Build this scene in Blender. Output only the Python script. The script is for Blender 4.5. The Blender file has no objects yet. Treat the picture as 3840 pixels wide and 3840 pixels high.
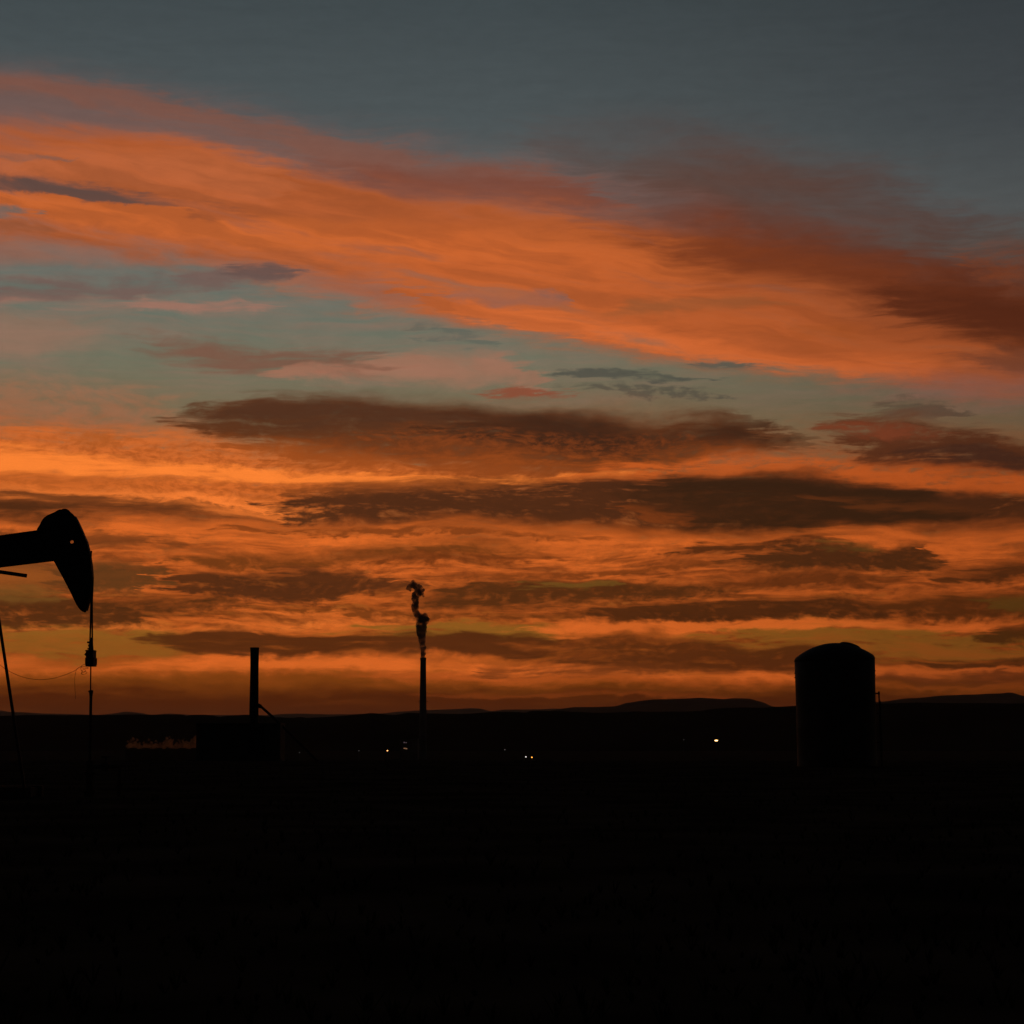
import bpy, bmesh, math, random
from mathutils import Vector, Matrix, noise as mnoise

# ------------------------------------------------------------------ camera
scene = bpy.context.scene
F = 8000.0                       # focal length in photograph pixels (3840 wide)
HOR = 2740.0                     # row of the true horizon
PITCH = math.atan((HOR - 1920.0) / F)
CAM = Vector((0.0, 0.0, 1.65))
cam_data = bpy.data.cameras.new('camera')
cam_data.sensor_fit = 'HORIZONTAL'
cam_data.sensor_width = 36.0
cam_data.lens = 36.0 * F / 3840.0
cam_data.clip_start = 0.1
cam_data.clip_end = 200000.0
cam = bpy.data.objects.new('camera', cam_data)
scene.collection.objects.link(cam)
cam.location = CAM
cam.rotation_euler = (math.radians(90) + PITCH, 0, 0)
scene.camera = cam
_FW = Vector((0, math.cos(PITCH), math.sin(PITCH)))
_UP = Vector((0, -math.sin(PITCH), math.cos(PITCH)))

def ray(x, y):
    return Vector((1, 0, 0)) * ((x - 1920.0) / F) + _UP * ((1920.0 - y) / F) + _FW

def at(x, y, Y):
    """the point on the pixel's ray that lies Y metres ahead"""
    d = ray(x, y)
    return CAM + d * (Y / d.y)

def azel(x, y):
    d = ray(x, y).normalized()
    return math.degrees(math.atan2(d.x, d.y)), math.degrees(math.asin(d.z))

scene.view_settings.view_transform = 'Standard'
scene.view_settings.look = 'None'
scene.view_settings.exposure = 0.0
scene.view_settings.gamma = 1.0
scene.render.engine = 'CYCLES'
cy = scene.cycles
cy.use_adaptive_sampling = True
cy.adaptive_threshold = 0.02
cy.max_bounces = 4
cy.diffuse_bounces = 2
cy.glossy_bounces = 2
cy.volume_bounces = 0
cy.transparent_max_bounces = 8
cy.use_denoising = True

# ------------------------------------------------------------------ dusk sky
def lin(h):
    r, g, b = int(h[0:2], 16), int(h[2:4], 16), int(h[4:6], 16)
    f = lambda c: (c / 255 / 12.92) if c / 255 <= 0.04045 else ((c / 255 + 0.055) / 1.055) ** 2.4
    return (f(r), f(g), f(b), 1.0)

world = bpy.data.worlds.new('World')
world.use_nodes = True
NT = world.node_tree
NT.nodes.clear()
LK = NT.links.new
def N(t, **kw):
    n = NT.nodes.new(t)
    for k, v in kw.items():
        setattr(n, k, v)
    return n
def math_n(op, a, b=None, c=None, clamp=False):
    n = N('ShaderNodeMath', operation=op, use_clamp=clamp)
    for i, v in enumerate((a, b, c)):
        if v is None: continue
        if isinstance(v, (int, float)): n.inputs[i].default_value = v
        else: LK(v, n.inputs[i])
    return n.outputs[0]
def mrange(v, a, b, c, d, smooth=False, clamp=True):
    n = N('ShaderNodeMapRange', interpolation_type='SMOOTHSTEP' if smooth else 'LINEAR', clamp=clamp)
    for i, w in enumerate((v, a, b, c, d)):
        if isinstance(w, (int, float)): n.inputs[i].default_value = w
        else: LK(w, n.inputs[i])
    return n.outputs[0]
def ramp(fac, stops, interp='LINEAR'):
    n = N('ShaderNodeValToRGB')
    cr = n.color_ramp
    cr.interpolation = interp
    stops = sorted(stops, key=lambda s: s[0])
    cr.elements[0].position, cr.elements[0].color = stops[0][0], stops[0][1]
    cr.elements[1].position, cr.elements[1].color = stops[-1][0], stops[-1][1]
    for p, c in stops[1:-1]:
        e = cr.elements.new(p); e.color = c
    LK(fac, n.inputs[0])
    return n.outputs[0]
def mix(fac, a, b, blend='MIX'):
    n = N('ShaderNodeMix', data_type='RGBA', blend_type=blend, clamp_factor=True)
    for i, v in ((0, fac), (6, a), (7, b)):
        if isinstance(v, (int, float)): n.inputs[i].default_value = v
        elif isinstance(v, tuple): n.inputs[i].default_value = v
        else: LK(v, n.inputs[i])
    return n.outputs[2]
def noise2(vec, scale, detail, rough=0.5, lac=2.0, dist=0.0):
    n = N('ShaderNodeTexNoise', noise_dimensions='2D')
    n.inputs['Scale'].default_value = scale
    n.inputs['Detail'].default_value = detail
    n.inputs['Roughness'].default_value = rough
    n.inputs['Lacunarity'].default_value = lac
    n.inputs['Distortion'].default_value = dist
    LK(vec, n.inputs['Vector'])
    return n
def vecscale(x, y, sx, sy, ox=0.0, oy=0.0):
    a, b = math_n('MULTIPLY_ADD', x, sx, ox), math_n('MULTIPLY_ADD', y, sy, oy)
    n = N('ShaderNodeCombineXYZ')
    LK(a, n.inputs[0]); LK(b, n.inputs[1])
    return n.outputs[0]

tc = N('ShaderNodeTexCoord')
sep = N('ShaderNodeSeparateXYZ'); LK(tc.outputs['Generated'], sep.inputs[0])
AZ0 = math_n('MULTIPLY', math_n('ARCTAN2', sep.outputs[0], sep.outputs[1]), 180 / math.pi)
EL0 = math_n('MULTIPLY', math_n('ARCSINE', sep.outputs[2]), 180 / math.pi)

# cloud texture fields, all in degrees of azimuth and elevation
w1 = noise2(vecscale(AZ0, EL0, 0.22, 0.75, 3.1, 7.7), 1.0, 3, 0.5)
s1 = N('ShaderNodeSeparateColor'); LK(w1.outputs[1], s1.inputs[0])
w2 = noise2(vecscale(AZ0, EL0, 0.9, 2.6, 11.0, 2.0), 1.0, 3, 0.5)
s2 = N('ShaderNodeSeparateColor'); LK(w2.outputs[1], s2.inputs[0])
AZ1 = math_n('ADD', AZ0, math_n('MULTIPLY_ADD', s1.outputs[0], 2.0, -1.0))
EL1 = math_n('ADD', EL0, math_n('MULTIPLY_ADD', s1.outputs[1], 0.60, -0.30))
AZ = math_n('ADD', AZ1, math_n('MULTIPLY_ADD', s2.outputs[0], 1.0, -0.5))
EL = math_n('ADD', EL1, math_n('MULTIPLY_ADD', s2.outputs[1], 0.26, -0.13))
def centred(n, g):
    return math_n('MULTIPLY_ADD', n, g, -0.5 * g)
streak = centred(noise2(vecscale(AZ1, EL1, 0.34, 3.8), 1.0, 6, 0.60).outputs[0], 2.4)                 # long level fibres
wisp = centred(noise2(vecscale(AZ1, EL1, 0.55, 5.5, 31.0, 17.0), 1.0, 6, 0.62).outputs[0], 2.4)       # shorter, thinner fibres
ELS = math_n('MULTIPLY_ADD', AZ1, 0.17, EL1)
slant = centred(noise2(vecscale(AZ1, ELS, 0.16, 1.6, 2.0, 6.0), 1.0, 7, 0.58).outputs[0], 2.4)       # fibres sloping down to the right
puff = centred(noise2(vecscale(AZ1, EL1, 1.6, 3.4, 5.0, 1.0), 1.0, 7, 0.62).outputs[0], 2.4)          # fringed, curdled tops
soft = centred(noise2(vecscale(AZ1, ELS, 0.25, 0.9, 9.0, 4.0), 1.0, 4, 0.5).outputs[0], 2.2)
fine = centred(noise2(vecscale(AZ1, EL1, 3.0, 7.5, 1.0, 3.0), 1.0, 5, 0.62).outputs[0], 2.4)           # small ripples
mixed = math_n('ADD', math_n('MULTIPLY', wisp, 0.65), math_n('MULTIPLY_ADD', fine, 0.35, math_n('MULTIPLY', puff, 0.35)))          # fibres with a curdled fringe
TEXF = {'mixed': mixed, 'fine': fine, 'wisp': wisp, 'streak': streak, 'puff': puff, 'soft': soft, 'slant': slant}
_var = {}
for _t in TEXF:
    for _k in (0.3, 0.6, 1.0, 1.5):
        _var[_t, _k] = math_n('MULTIPLY_ADD', TEXF[_t], _k * 2.0, 1.0)

EL_A, EL_R = -5.0, 30.0
AZ = math_n('MULTIPLY_ADD', wisp, 1.5, AZ)      # edges fray along the fibres
EL = math_n('ADD', EL, math_n('MULTIPLY_ADD', fine, 0.05, math_n('MULTIPLY', puff, 0.10)))
AZ_A, AZ_R = -24.0, 48.0
AZT = math_n('MULTIPLY_ADD', AZ, 1 / AZ_R, -AZ_A / AZ_R)
ELT = math_n('MULTIPLY_ADD', EL, 1 / EL_R, -EL_A / EL_R)
_c = N('ShaderNodeCombineColor')
for _i in range(3): LK(AZT, _c.inputs[_i])
AZC = _c.outputs[0]
VS = 3840.0 / 1932.0

def fill_curve(cv, pts):
    pts = sorted(pts)
    cv.points[0].location = pts[0]; cv.points[1].location = pts[-1]
    for p in pts[1:-1]: cv.points.new(*p)
    for p in cv.points: p.handle_type = 'AUTO_CLAMPED'
def profile_curve(t, pts):
    n = N('ShaderNodeFloatCurve')
    fill_curve(n.mapping.curves[0], pts)
    n.mapping.extend = 'HORIZONTAL'
    n.mapping.update()
    LK(t, n.inputs[1])
    return n.outputs[0]
# along t: 0 = lower edge, 1 = upper edge
def _bell(f, e0, e1):
    # smooth plateau: rises over 0..e0, falls over e1..1
    ss = lambda t: max(0.0, min(1.0, t)) ** 2 * (3 - 2 * max(0.0, min(1.0, t)))
    return [(i / 12, ss((i / 12) / e0) * ss((1 - i / 12) / (1 - e1)) * f(i / 12)) for i in range(13)]
PROF = {
    'soft': _bell(lambda t: 1, 0.5, 0.5),
    'flat': _bell(lambda t: 1, 0.36, 0.64),
    'base': _bell(lambda t: 1, 0.28, 0.35),    # firmer lower edge
    'crest': _bell(lambda t: 1, 0.65, 0.72),   # firmer upper edge
}

def band(col, pts, colour, op=1.0, prof='soft', tex='streak', k=0.6, h=0.5):
    """one cloud streak; pts = (x, y_top, y_bottom, cover) in 1932-wide rows and columns"""
    pts = sorted(pts)
    if pts[0][3] > 0.02 and pts[0][0] <= 5:      # runs out of the frame: carry on, then thin out
        x, a, b, c = pts[0]
        pts = [(-700, a, b, 0.0), (-330, a, b, c * 0.8)] + pts
    if pts[-1][3] > 0.02 and pts[-1][0] >= 1925:
        x, a, b, c = pts[-1]
        pts = pts + [(2260, a, b, c * 0.8), (2630, a, b, 0.0)]
    bot, top, amp_ = [], [], []
    for i, (x, yt, yb, amp) in enumerate(pts):
        if amp < 0.01 and i in (0, len(pts) - 1) and -100 < x < 2100:      # ends run out to a point
            ym = 0.5 * (yt + yb); yt, yb = ym + (yt - ym) * 0.3, ym + (yb - ym) * 0.3
        if tex in ('puff', 'fine', 'mixed'): amp *= 0.95
        a1, et = azel(x * VS, yt * VS)
        a2, eb = azel(x * VS, yb * VS)
        m = min(0.46 * (et - eb), 0.9 if tex in ('soft', 'slant') and h > 0.4 and yb < 780 else 0.5)                     # soft skirts reach past the drawn edge
        u = (0.5 * (a1 + a2) - AZ_A) / AZ_R
        bot.append((u, (eb - m - EL_A) / EL_R)); top.append((u, (et + m - EL_A) / EL_R)); amp_.append((u, amp))
    n = N('ShaderNodeRGBCurve')
    for i, c in enumerate((bot, top, amp_)):
        fill_curve(n.mapping.curves[i], c)
    n.mapping.extend = 'HORIZONTAL'
    n.mapping.update()
    LK(AZC, n.inputs[1])
    s = N('ShaderNodeSeparateColor'); LK(n.outputs[0], s.inputs[0])
    t = mrange(ELT, s.outputs[0], s.outputs[1], 0.0, 1.0)
    o = math_n('MULTIPLY', profile_curve(t, PROF[prof]), s.outputs[2])
    o = math_n('MULTIPLY', o, _var[tex, min((0.3, 0.6, 1.0, 1.5), key=lambda q: abs(q - k))])
    o = mrange(o, 0.5 - h, 0.5 + h, 0.0, op, smooth=True)
    return mix(o, col, lin(colour))

def elv(y): return azel(1920, y * VS)[1]
# clear air: elevation -> colour
air = ramp(math_n('MULTIPLY_ADD', EL0, 1 / 90.0, 0.0), [
    (0.0, lin('481a05')),
    (elv(1345) / 90, lin('4a1c05')), (elv(1322) / 90, lin('642a08')), (elv(1290) / 90, lin('86470e')),
    (elv(1240) / 90, lin('8c5616')), (elv(1195) / 90, lin('8c601f')), (elv(1110) / 90, lin('80602a')),
    (elv(1000) / 90, lin('80683a')), (elv(880) / 90, lin('7a6a48')), (elv(770) / 90, lin('736b52')), (elv(690) / 90, lin('71725e')),
    (elv(560) / 90, lin('697066')), (elv(430) / 90, lin('606766')), (elv(250) / 90, lin('4d5557')),
    (elv(0) / 90, lin('3f484b')), (26 / 90, lin('2c343a')), (34 / 90, lin('1a2026')), (48 / 90, lin('0e1216')), (1.0, lin('080b0e'))])
C = air
B = lambda pts, colour, **kw: globals().__setitem__('C', band(C, pts, colour, **kw))

# ---- high cirrus sheet
B([(900, 190, 330, 0), (1150, 215, 420, .55), (1400, 235, 520, .8), (1600, 270, 560, .8), (1780, 330, 600, .7), (1932, 400, 640, .6)], '624034', op=.85, tex='soft', k=.3)
B([(0, 130, 330, .9), (200, 160, 350, .9), (400, 200, 380, .9), (600, 245, 420, .9), (800, 285, 450, .9), (1000, 310, 470, .9), (1200, 360, 520, .7), (1400, 420, 560, .5), (1500, 450, 580, 0)], '785850', op=.75, prof='flat', tex='soft', k=.3, h=.5)
B([(0, 135, 175, .7), (200, 160, 205, .9), (400, 205, 255, 1), (600, 250, 310, 1), (800, 290, 350, 1), (960, 308, 375, 1), (1100, 340, 410, .7), (1220, 375, 430, 0)], '8a503a', op=.5, prof='soft', k=.6, tex='slant')
B([(500, 280, 360, 0), (700, 300, 390, .7), (900, 315, 400, 1), (1050, 330, 410, .9), (1200, 370, 430, 0)], '7c3c28', op=.55, tex='soft', k=.3)
# main body
B([(0, 235, 470, .8), (150, 245, 475, .9), (300, 265, 480, 1), (450, 305, 500, 1), (600, 340, 540, 1), (750, 365, 590, 1), (900, 380, 615, 1), (1050, 395, 640, 1), (1200, 420, 665, 1), (1400, 450, 690, 1), (1600, 490, 715, 1), (1750, 520, 730, 1), (1932, 560, 755, .9)], 'bc5c28', op=.92, prof='flat', tex='slant', k=.3, h=.42)
B([(0, 285, 335, .8), (150, 285, 340, .9), (300, 290, 350, .9), (450, 305, 375, .8), (560, 330, 400, 0)], 'c86c40', op=.6, tex='slant')
B([(0, 355, 400, 1), (200, 375, 430, 1), (400, 400, 455, 1), (600, 415, 470, 1), (800, 425, 490, .9), (1000, 435, 510, .9), (1200, 450, 530, .8), (1400, 480, 560, .6), (1600, 530, 600, .3), (1700, 560, 620, 0)], 'de6e2e', op=.75, k=1.0, tex='slant')
B([(550, 400, 520, 0), (750, 420, 560, .7), (950, 440, 590, .9), (1150, 480, 620, .9), (1350, 530, 660, .8), (1550, 580, 690, .7), (1800, 620, 720, .6), (1932, 640, 730, .4)], 'd8682c', op=.75, tex='slant', k=1.0)
B([(850, 565, 595, 0), (960, 575, 612, 1), (1100, 595, 635, 1), (1300, 622, 665, 1), (1500, 655, 695, 1), (1700, 672, 712, .8), (1850, 680, 725, 0)], 'e87234', op=.75, prof='soft', k=.6, tex='slant')
B([(0, 260, 480, .5), (400, 310, 510, .55), (800, 380, 590, .5), (1200, 440, 640, .5), (1600, 520, 690, .55), (1932, 580, 720, .5)], '8c4826', op=.5, prof='flat', tex='slant', k=1.5)
# darker folds
B([(0, 322, 352, 1), (80, 330, 358, 1), (180, 345, 374, .9), (260, 358, 382, .6), (380, 375, 398, .4), (480, 390, 410, 0)], '4c4442', op=.85, k=.7, prof='base', tex='slant')
B([(0, 292, 306, .7), (70, 297, 308, .7), (150, 300, 310, 0)], '6e5850', op=.6, tex='slant')
B([(0, 395, 416, .9), (40, 399, 416, .7), (90, 405, 420, 0)], '64645f', op=.8, tex='slant')
B([(0, 418, 436, .8), (60, 420, 438, .6), (110, 425, 440, 0)], '8a5034', op=.6, tex='slant')
B([(330, 385, 410, 0), (430, 392, 418, .8), (520, 408, 430, 0)], '8c4a2c', op=.6, tex='slant')
B([(1000, 375, 470, 0), (1200, 390, 480, .5), (1400, 400, 540, .8), (1600, 430, 570, .9), (1780, 470, 630, 1), (1932, 490, 660, 1)], '743418', op=.85, tex='soft', k=.3)
B([(1650, 500, 590, 0), (1780, 520, 630, .8), (1932, 540, 650, 1)], '5a2610', op=.8, tex='soft', k=.3)
B([(1820, 440, 520, 0), (1890, 450, 540, .8), (1932, 460, 540, .7)], '8a421e', op=.7, tex='puff', k=.7)
B([(820, 545, 572, 0), (900, 550, 572, .9), (1000, 550, 574, .9), (1080, 555, 572, 0)], '866054', op=.8, tex='slant')
B([(1120, 560, 600, 0), (1250, 566, 596, .8), (1400, 564, 592, .7), (1500, 570, 590, 0)], '9a5830', op=.7, tex='slant')
B([(1480, 590, 650, 0), (1600, 595, 650, .7), (1720, 600, 650, 0)], 'a8521e', op=.6, tex='soft')
B([(1760, 650, 690, 0), (1870, 655, 695, .8), (1932, 655, 700, 1)], '7a4630', op=.7, tex='slant')
B([(1500, 690, 760, 0), (1700, 695, 760, .6), (1932, 700, 765, .8)], '94685a', op=.6, tex='soft')

# ---- streaks in the clear belt
B([(0, 470, 780, .5), (500, 500, 780, .5), (900, 600, 770, .4), (1300, 690, 770, .3), (1932, 730, 790, .4)], '8c6a5a', op=.45, prof='flat', tex='streak', k=1.0)
B([(0, 450, 500, .8), (200, 462, 505, .6), (400, 480, 510, .4), (560, 500, 540, .7), (700, 520, 580, .8), (800, 560, 600, 0)], '8c6658', op=.6, tex='soft')
B([(0, 525, 565, .8), (150, 525, 562, .8), (300, 522, 552, .8), (420, 512, 540, .9), (520, 502, 532, 1), (600, 505, 530, 0)], '705650', op=.75)
B([(420, 512, 535, 0), (520, 502, 528, .9), (600, 508, 528, 0)], '5c4a46', op=.6)
B([(0, 555, 585, .5), (120, 560, 590, .4), (220, 562, 588, .7), (350, 562, 588, .9), (480, 564, 588, .8), (560, 572, 590, 0)], 'a87260', op=.65)
B([(0, 595, 665, .9), (120, 605, 665, .7), (240, 620, 665, .3), (300, 630, 660, 0)], '96705c', op=.65, tex='soft')
B([(240, 635, 690, 0), (360, 640, 690, .8), (480, 650, 705, .9), (600, 660, 710, .9), (690, 665, 705, .7), (760, 675, 700, 0)], '78503f', op=.8)
B([(480, 690, 720, 0), (580, 690, 722, .9), (660, 692, 722, .6), (760, 680, 728, .9), (860, 672, 725, .8), (960, 674, 720, .9), (1010, 690, 735, .9), (1070, 720, 745, 0)], 'aa7058', op=.7, tex='soft', k=.5)
B([(920, 725, 750, 0), (970, 726, 748, 1), (1030, 730, 748, .9), (1090, 738, 752, 0)], '8a4630', op=.85)
B([(1040, 698, 712, 0), (1120, 701, 714, .9), (1220, 705, 719, 1), (1310, 711, 721, .8), (1350, 714, 721, 0)], '484c45', op=.8, k=.5)
B([(1060, 718, 742, 0), (1140, 722, 745, .7), (1240, 728, 758, .8), (1330, 738, 758, .7), (1400, 746, 756, 0)], '4c4e44', op=.75, tex='puff', k=1.0, h=.35)
B([(1290, 678, 694, 0), (1370, 678, 697, .9), (1440, 686, 698, .4), (1500, 690, 699, 0)], '565a50', op=.8)
B([(740, 590, 620, 0), (800, 605, 635, .6), (870, 625, 660, .7), (930, 645, 670, 0)], '585d55', op=.55, tex='puff', k=.9, h=.35)
B([(1620, 760, 800, 0), (1700, 762, 792, .9), (1800, 770, 800, .8), (1880, 790, 808, 0)], '504b3e', op=.8)
B([(0, 695, 820, .8), (120, 705, 820, .8), (230, 715, 820, .8), (300, 730, 820, .5), (400, 760, 820, 0)], 'a06a4c', op=.65, tex='puff', k=.6)

# ---- the lower deck
B([(0, 700, 1420, 1), (300, 715, 1420, 1), (420, 740, 1420, 1), (700, 720, 1420, 1), (1000, 700, 1420, 1), (1300, 715, 1420, 1), (1500, 745, 1420, 1), (1700, 720, 1420, 1), (1932, 745, 1420, 1)], 'aa4c19', op=.92, prof='flat', tex='mixed', k=.3, h=.5)
B([(0, 800, 940, 1), (300, 805, 950, 1), (500, 835, 960, 1), (700, 855, 940, .9), (900, 870, 930, .8), (1100, 870, 920, .5), (1200, 870, 915, 0)], 'de6c28', op=.75, prof='flat', tex='mixed', k=.6)
B([(0, 800, 1000, .45), (500, 830, 1000, .5), (1000, 880, 1000, .5), (1932, 860, 1000, .5)], '8a4014', op=.5, prof='flat', tex='fine', k=1.5)
# dark shelf one
B([(280, 780, 800, 0), (420, 765, 815, .9), (560, 758, 840, 1), (720, 755, 860, 1), (880, 762, 885, 1), (1000, 770, 892, 1), (1120, 778, 890, 1), (1250, 795, 870, .9), (1360, 788, 850, .9), (1450, 805, 850, .8), (1540, 835, 852, 0)], '56280f', op=.92, prof='flat', tex='mixed', k=.3)
B([(800, 775, 850, 0), (920, 770, 855, .9), (1050, 785, 862, 1), (1150, 795, 865, .9), (1260, 805, 850, .6), (1400, 795, 840, .8), (1470, 815, 845, 0)], '371c10', op=.85, tex='soft', k=.3)
B([(350, 770, 792, 0), (480, 766, 796, .9), (650, 762, 800, 1), (820, 765, 800, .8), (950, 775, 800, 0)], '4a2a1a', op=.7)
B([(420, 822, 845, 0), (520, 826, 862, .8), (640, 840, 880, .7), (800, 860, 890, 0)], '8a4418', op=.7, tex='mixed', k=.6)
B([(100, 805, 840, 0), (180, 805, 845, .8), (260, 810, 842, 0)], 'a4521e', op=.7, tex='mixed', k=.6)
B([(1540, 800, 845, 0), (1650, 795, 858, .9), (1760, 805, 875, 1), (1860, 825, 888, 1), (1932, 845, 895, 1)], '5c2e18', op=.95, prof='flat', tex='mixed', k=.6)
B([(1700, 830, 870, 0), (1800, 840, 880, .9), (1932, 860, 890, .9)], '40231a', op=.7)
B([(1560, 795, 830, 0), (1660, 795, 825, .8), (1760, 800, 830, .6), (1800, 810, 835, 0)], '96482a', op=.6, tex='mixed')
B([(380, 815, 850, 0), (560, 825, 875, .55), (760, 835, 890, .6), (960, 845, 895, .6), (1150, 845, 892, .6), (1350, 825, 870, .5), (1480, 830, 860, 0)], 'a04a18', op=.75, prof='soft', tex='mixed', k=1.0)
B([(620, 800, 830, 0), (800, 805, 850, .5), (1000, 815, 860, .45), (1200, 810, 850, .4), (1300, 815, 845, 0)], '8a4018', op=.6, prof='soft', tex='fine', k=1.5)
# glowing lines between
B([(0, 842, 892, 1), (150, 856, 898, 1), (300, 872, 903, 1), (500, 884, 906, 1), (700, 890, 911, 1), (900, 897, 916, 1), (1020, 896, 913, .8), (1150, 885, 905, .5), (1250, 880, 900, 0)], 'ff8432', op=.95, prof='soft', tex='streak', k=.5)
B([(1000, 890, 925, 0), (1150, 876, 915, .9), (1300, 865, 905, 1), (1450, 858, 905, 1), (1600, 868, 918, 1), (1750, 880, 930, 1), (1932, 895, 940, 1)], 'd86222', op=.7, prof='soft', tex='mixed', k=1.0)
B([(0, 915, 945, 1), (150, 922, 948, 1), (300, 930, 955, 1), (450, 940, 965, .9), (580, 948, 970, .6), (700, 955, 975, 0)], 'ff8234', op=.9, prof='base', k=.4)
B([(0, 885, 925, .6), (100, 890, 925, .6), (250, 900, 930, .5), (350, 905, 930, 0)], 'b85a20', op=.6, tex='mixed', k=.6)
# dark shelf two
B([(500, 945, 962, 0), (600, 925, 978, .9), (750, 918, 990, 1), (900, 912, 995, 1), (1000, 908, 992, 1), (1100, 908, 994, 1), (1200, 908, 1000, 1), (1320, 896, 1010, 1), (1450, 896, 1010, 1), (1560, 900, 1000, 1), (1680, 922, 998, 1), (1800, 936, 995, 1), (1932, 938, 992, 1)], '3d1f10', op=.95, prof='flat', tex='mixed', k=.6, h=.5)
B([(1150, 912, 990, 0), (1300, 902, 995, .9), (1450, 902, 998, 1), (1600, 915, 990, .9), (1750, 938, 985, .8), (1850, 950, 985, 0)], '2a170b', op=.9, prof='flat', tex='soft', k=.3)
B([(560, 930, 985, 0), (700, 925, 985, .5), (1000, 915, 985, .5), (1300, 905, 995, .5), (1700, 925, 990, .5), (1932, 945, 985, .6)], '5c2c12', op=.5, tex='mixed', k=1.0)
B([(1500, 930, 955, 0), (1620, 935, 962, .6), (1760, 945, 968, .5), (1900, 952, 970, 0)], '6a3212', op=.6, tex='wisp', k=1.0)
B([(480, 900, 935, 0), (640, 902, 936, .6), (820, 900, 932, .65), (960, 898, 926, .5), (1060, 896, 918, 0)], '9a4a1a', op=.75, tex='mixed', k=1.0)
B([(700, 978, 1004, 0), (900, 984, 1010, .7), (1150, 988, 1016, .7), (1400, 998, 1024, .7), (1650, 988, 1016, .7), (1850, 984, 1008, 0)], '7a3812', op=.8, tex='mixed', k=1.0)
B([(1150, 962, 990, 0), (1230, 955, 990, .8), (1310, 960, 992, .5), (1360, 970, 992, 0)], '8a3e14', op=.7, tex='mixed', k=.6)
B([(0, 936, 992, 1), (120, 942, 992, 1), (250, 950, 990, .9), (380, 958, 985, .8), (500, 962, 980, .5), (560, 965, 978, 0)], '5c2c12', op=.92, prof='crest', k=.7)
B([(0, 955, 985, .8), (100, 958, 985, .8), (180, 962, 985, 0)], '3e1e0c', op=.7)
# middle field
B([(170, 985, 1030, .6), (400, 985, 1040, .9), (700, 990, 1050, .9), (1000, 995, 1060, .9), (1200, 1005, 1070, .9), (1400, 1010, 1050, .8), (1700, 995, 1045, .9), (1932, 990, 1060, .9)], 'ee7028', op=.78, tex='mixed', k=.6)
B([(0, 1160, 1200, 1), (200, 1170, 1196, 1), (330, 1180, 1200, .8), (460, 1165, 1195, .9), (620, 1150, 1185, 1), (760, 1160, 1190, .6), (860, 1170, 1190, 0)], 'f47c30', op=.9, tex='streak', k=.5)
B([(170, 1035, 1075, .3), (350, 1035, 1080, .7), (600, 1050, 1085, .8), (850, 1060, 1105, .8), (1100, 1065, 1110, .8), (1300, 1070, 1110, .6), (1500, 1080, 1110, .6), (1800, 1085, 1125, .7), (1932, 1095, 1125, .8)], 'ea6c28', op=.7, tex='mixed', k=.6)
B([(0, 985, 1300, .55), (600, 985, 1300, .6), (1200, 1000, 1300, .65), (1932, 985, 1300, .7)], '6e3010', op=.65, prof='flat', tex='streak', k=1.5)
B([(0, 1000, 1260, .4), (600, 1000, 1260, .45), (1200, 1000, 1260, .5), (1932, 1000, 1260, .5)], '5a280e', op=.5, prof='flat', tex='fine', k=1.5)
B([(0, 1000, 1260, .5), (600, 1000, 1260, .47), (1200, 1010, 1260, .45), (1932, 1000, 1260, .42)], 'f0722a', op=.5, prof='flat', tex='wisp', k=1.5)
B([(380, 990, 1004, 0), (520, 988, 1004, .8), (760, 996, 1012, .9), (1000, 1004, 1018, .7), (1180, 1010, 1020, 0)], '6a300f', op=.8, tex='mixed', k=1.0)
B([(820, 1082, 1096, 0), (960, 1074, 1092, .8), (1150, 1072, 1088, .8), (1320, 1064, 1080, .8), (1420, 1062, 1074, 0)], '6a300f', op=.8, tex='mixed', k=1.0)
B([(480, 1148, 1160, 0), (620, 1136, 1152, .8), (800, 1150, 1166, .8), (980, 1164, 1176, .7), (1080, 1168, 1176, 0)], '62300f', op=.8, tex='mixed', k=1.0)
B([(170, 1005, 1030, 1), (250, 1010, 1032, 1), (340, 1012, 1030, .7), (430, 1018, 1030, 0)], '6c3414', op=.85)
B([(300, 1042, 1062, 0), (420, 1045, 1068, .9), (560, 1045, 1072, .8), (700, 1030, 1062, .7), (850, 1022, 1050, .8), (980, 1020, 1042, .5), (1080, 1022, 1036, 0)], '62300f', op=.9, tex='mixed', k=.6)
B([(170, 1062, 1112, 1), (230, 1062, 1112, 1), (280, 1070, 1110, 1), (310, 1085, 1108, 0)], '573316', op=.92, prof='flat', tex='mixed', k=.6, h=.5)
B([(310, 1085, 1118, 0), (380, 1080, 1125, 1), (500, 1082, 1128, 1), (580, 1072, 1125, 1), (660, 1082, 1118, .9), (740, 1092, 1112, .8), (820, 1098, 1108, 0)], '472310', op=.942, prof='flat', tex='mixed', k=.6, h=.5)
B([(0, 1120, 1178, 1), (120, 1128, 1178, 1), (240, 1135, 1175, 1), (300, 1130, 1165, .7), (400, 1130, 1155, .7), (520, 1140, 1158, 0)], '45240e', op=.94, prof='flat', tex='mixed', k=.6, h=.5)
B([(0, 1105, 1135, 1), (90, 1115, 1138, .9), (160, 1122, 1136, 0)], '7a5020', op=.6)
B([(60, 1065, 1110, 1), (0, 1065, 1110, 1), (140, 1075, 1105, 0)], 'b05a20', op=.5, tex='mixed')
B([(680, 1050, 1075, 0), (800, 1045, 1068, .8), (950, 1038, 1060, .8), (1050, 1040, 1055, 0)], '60290c', op=.85, tex='mixed', k=.6)
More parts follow.
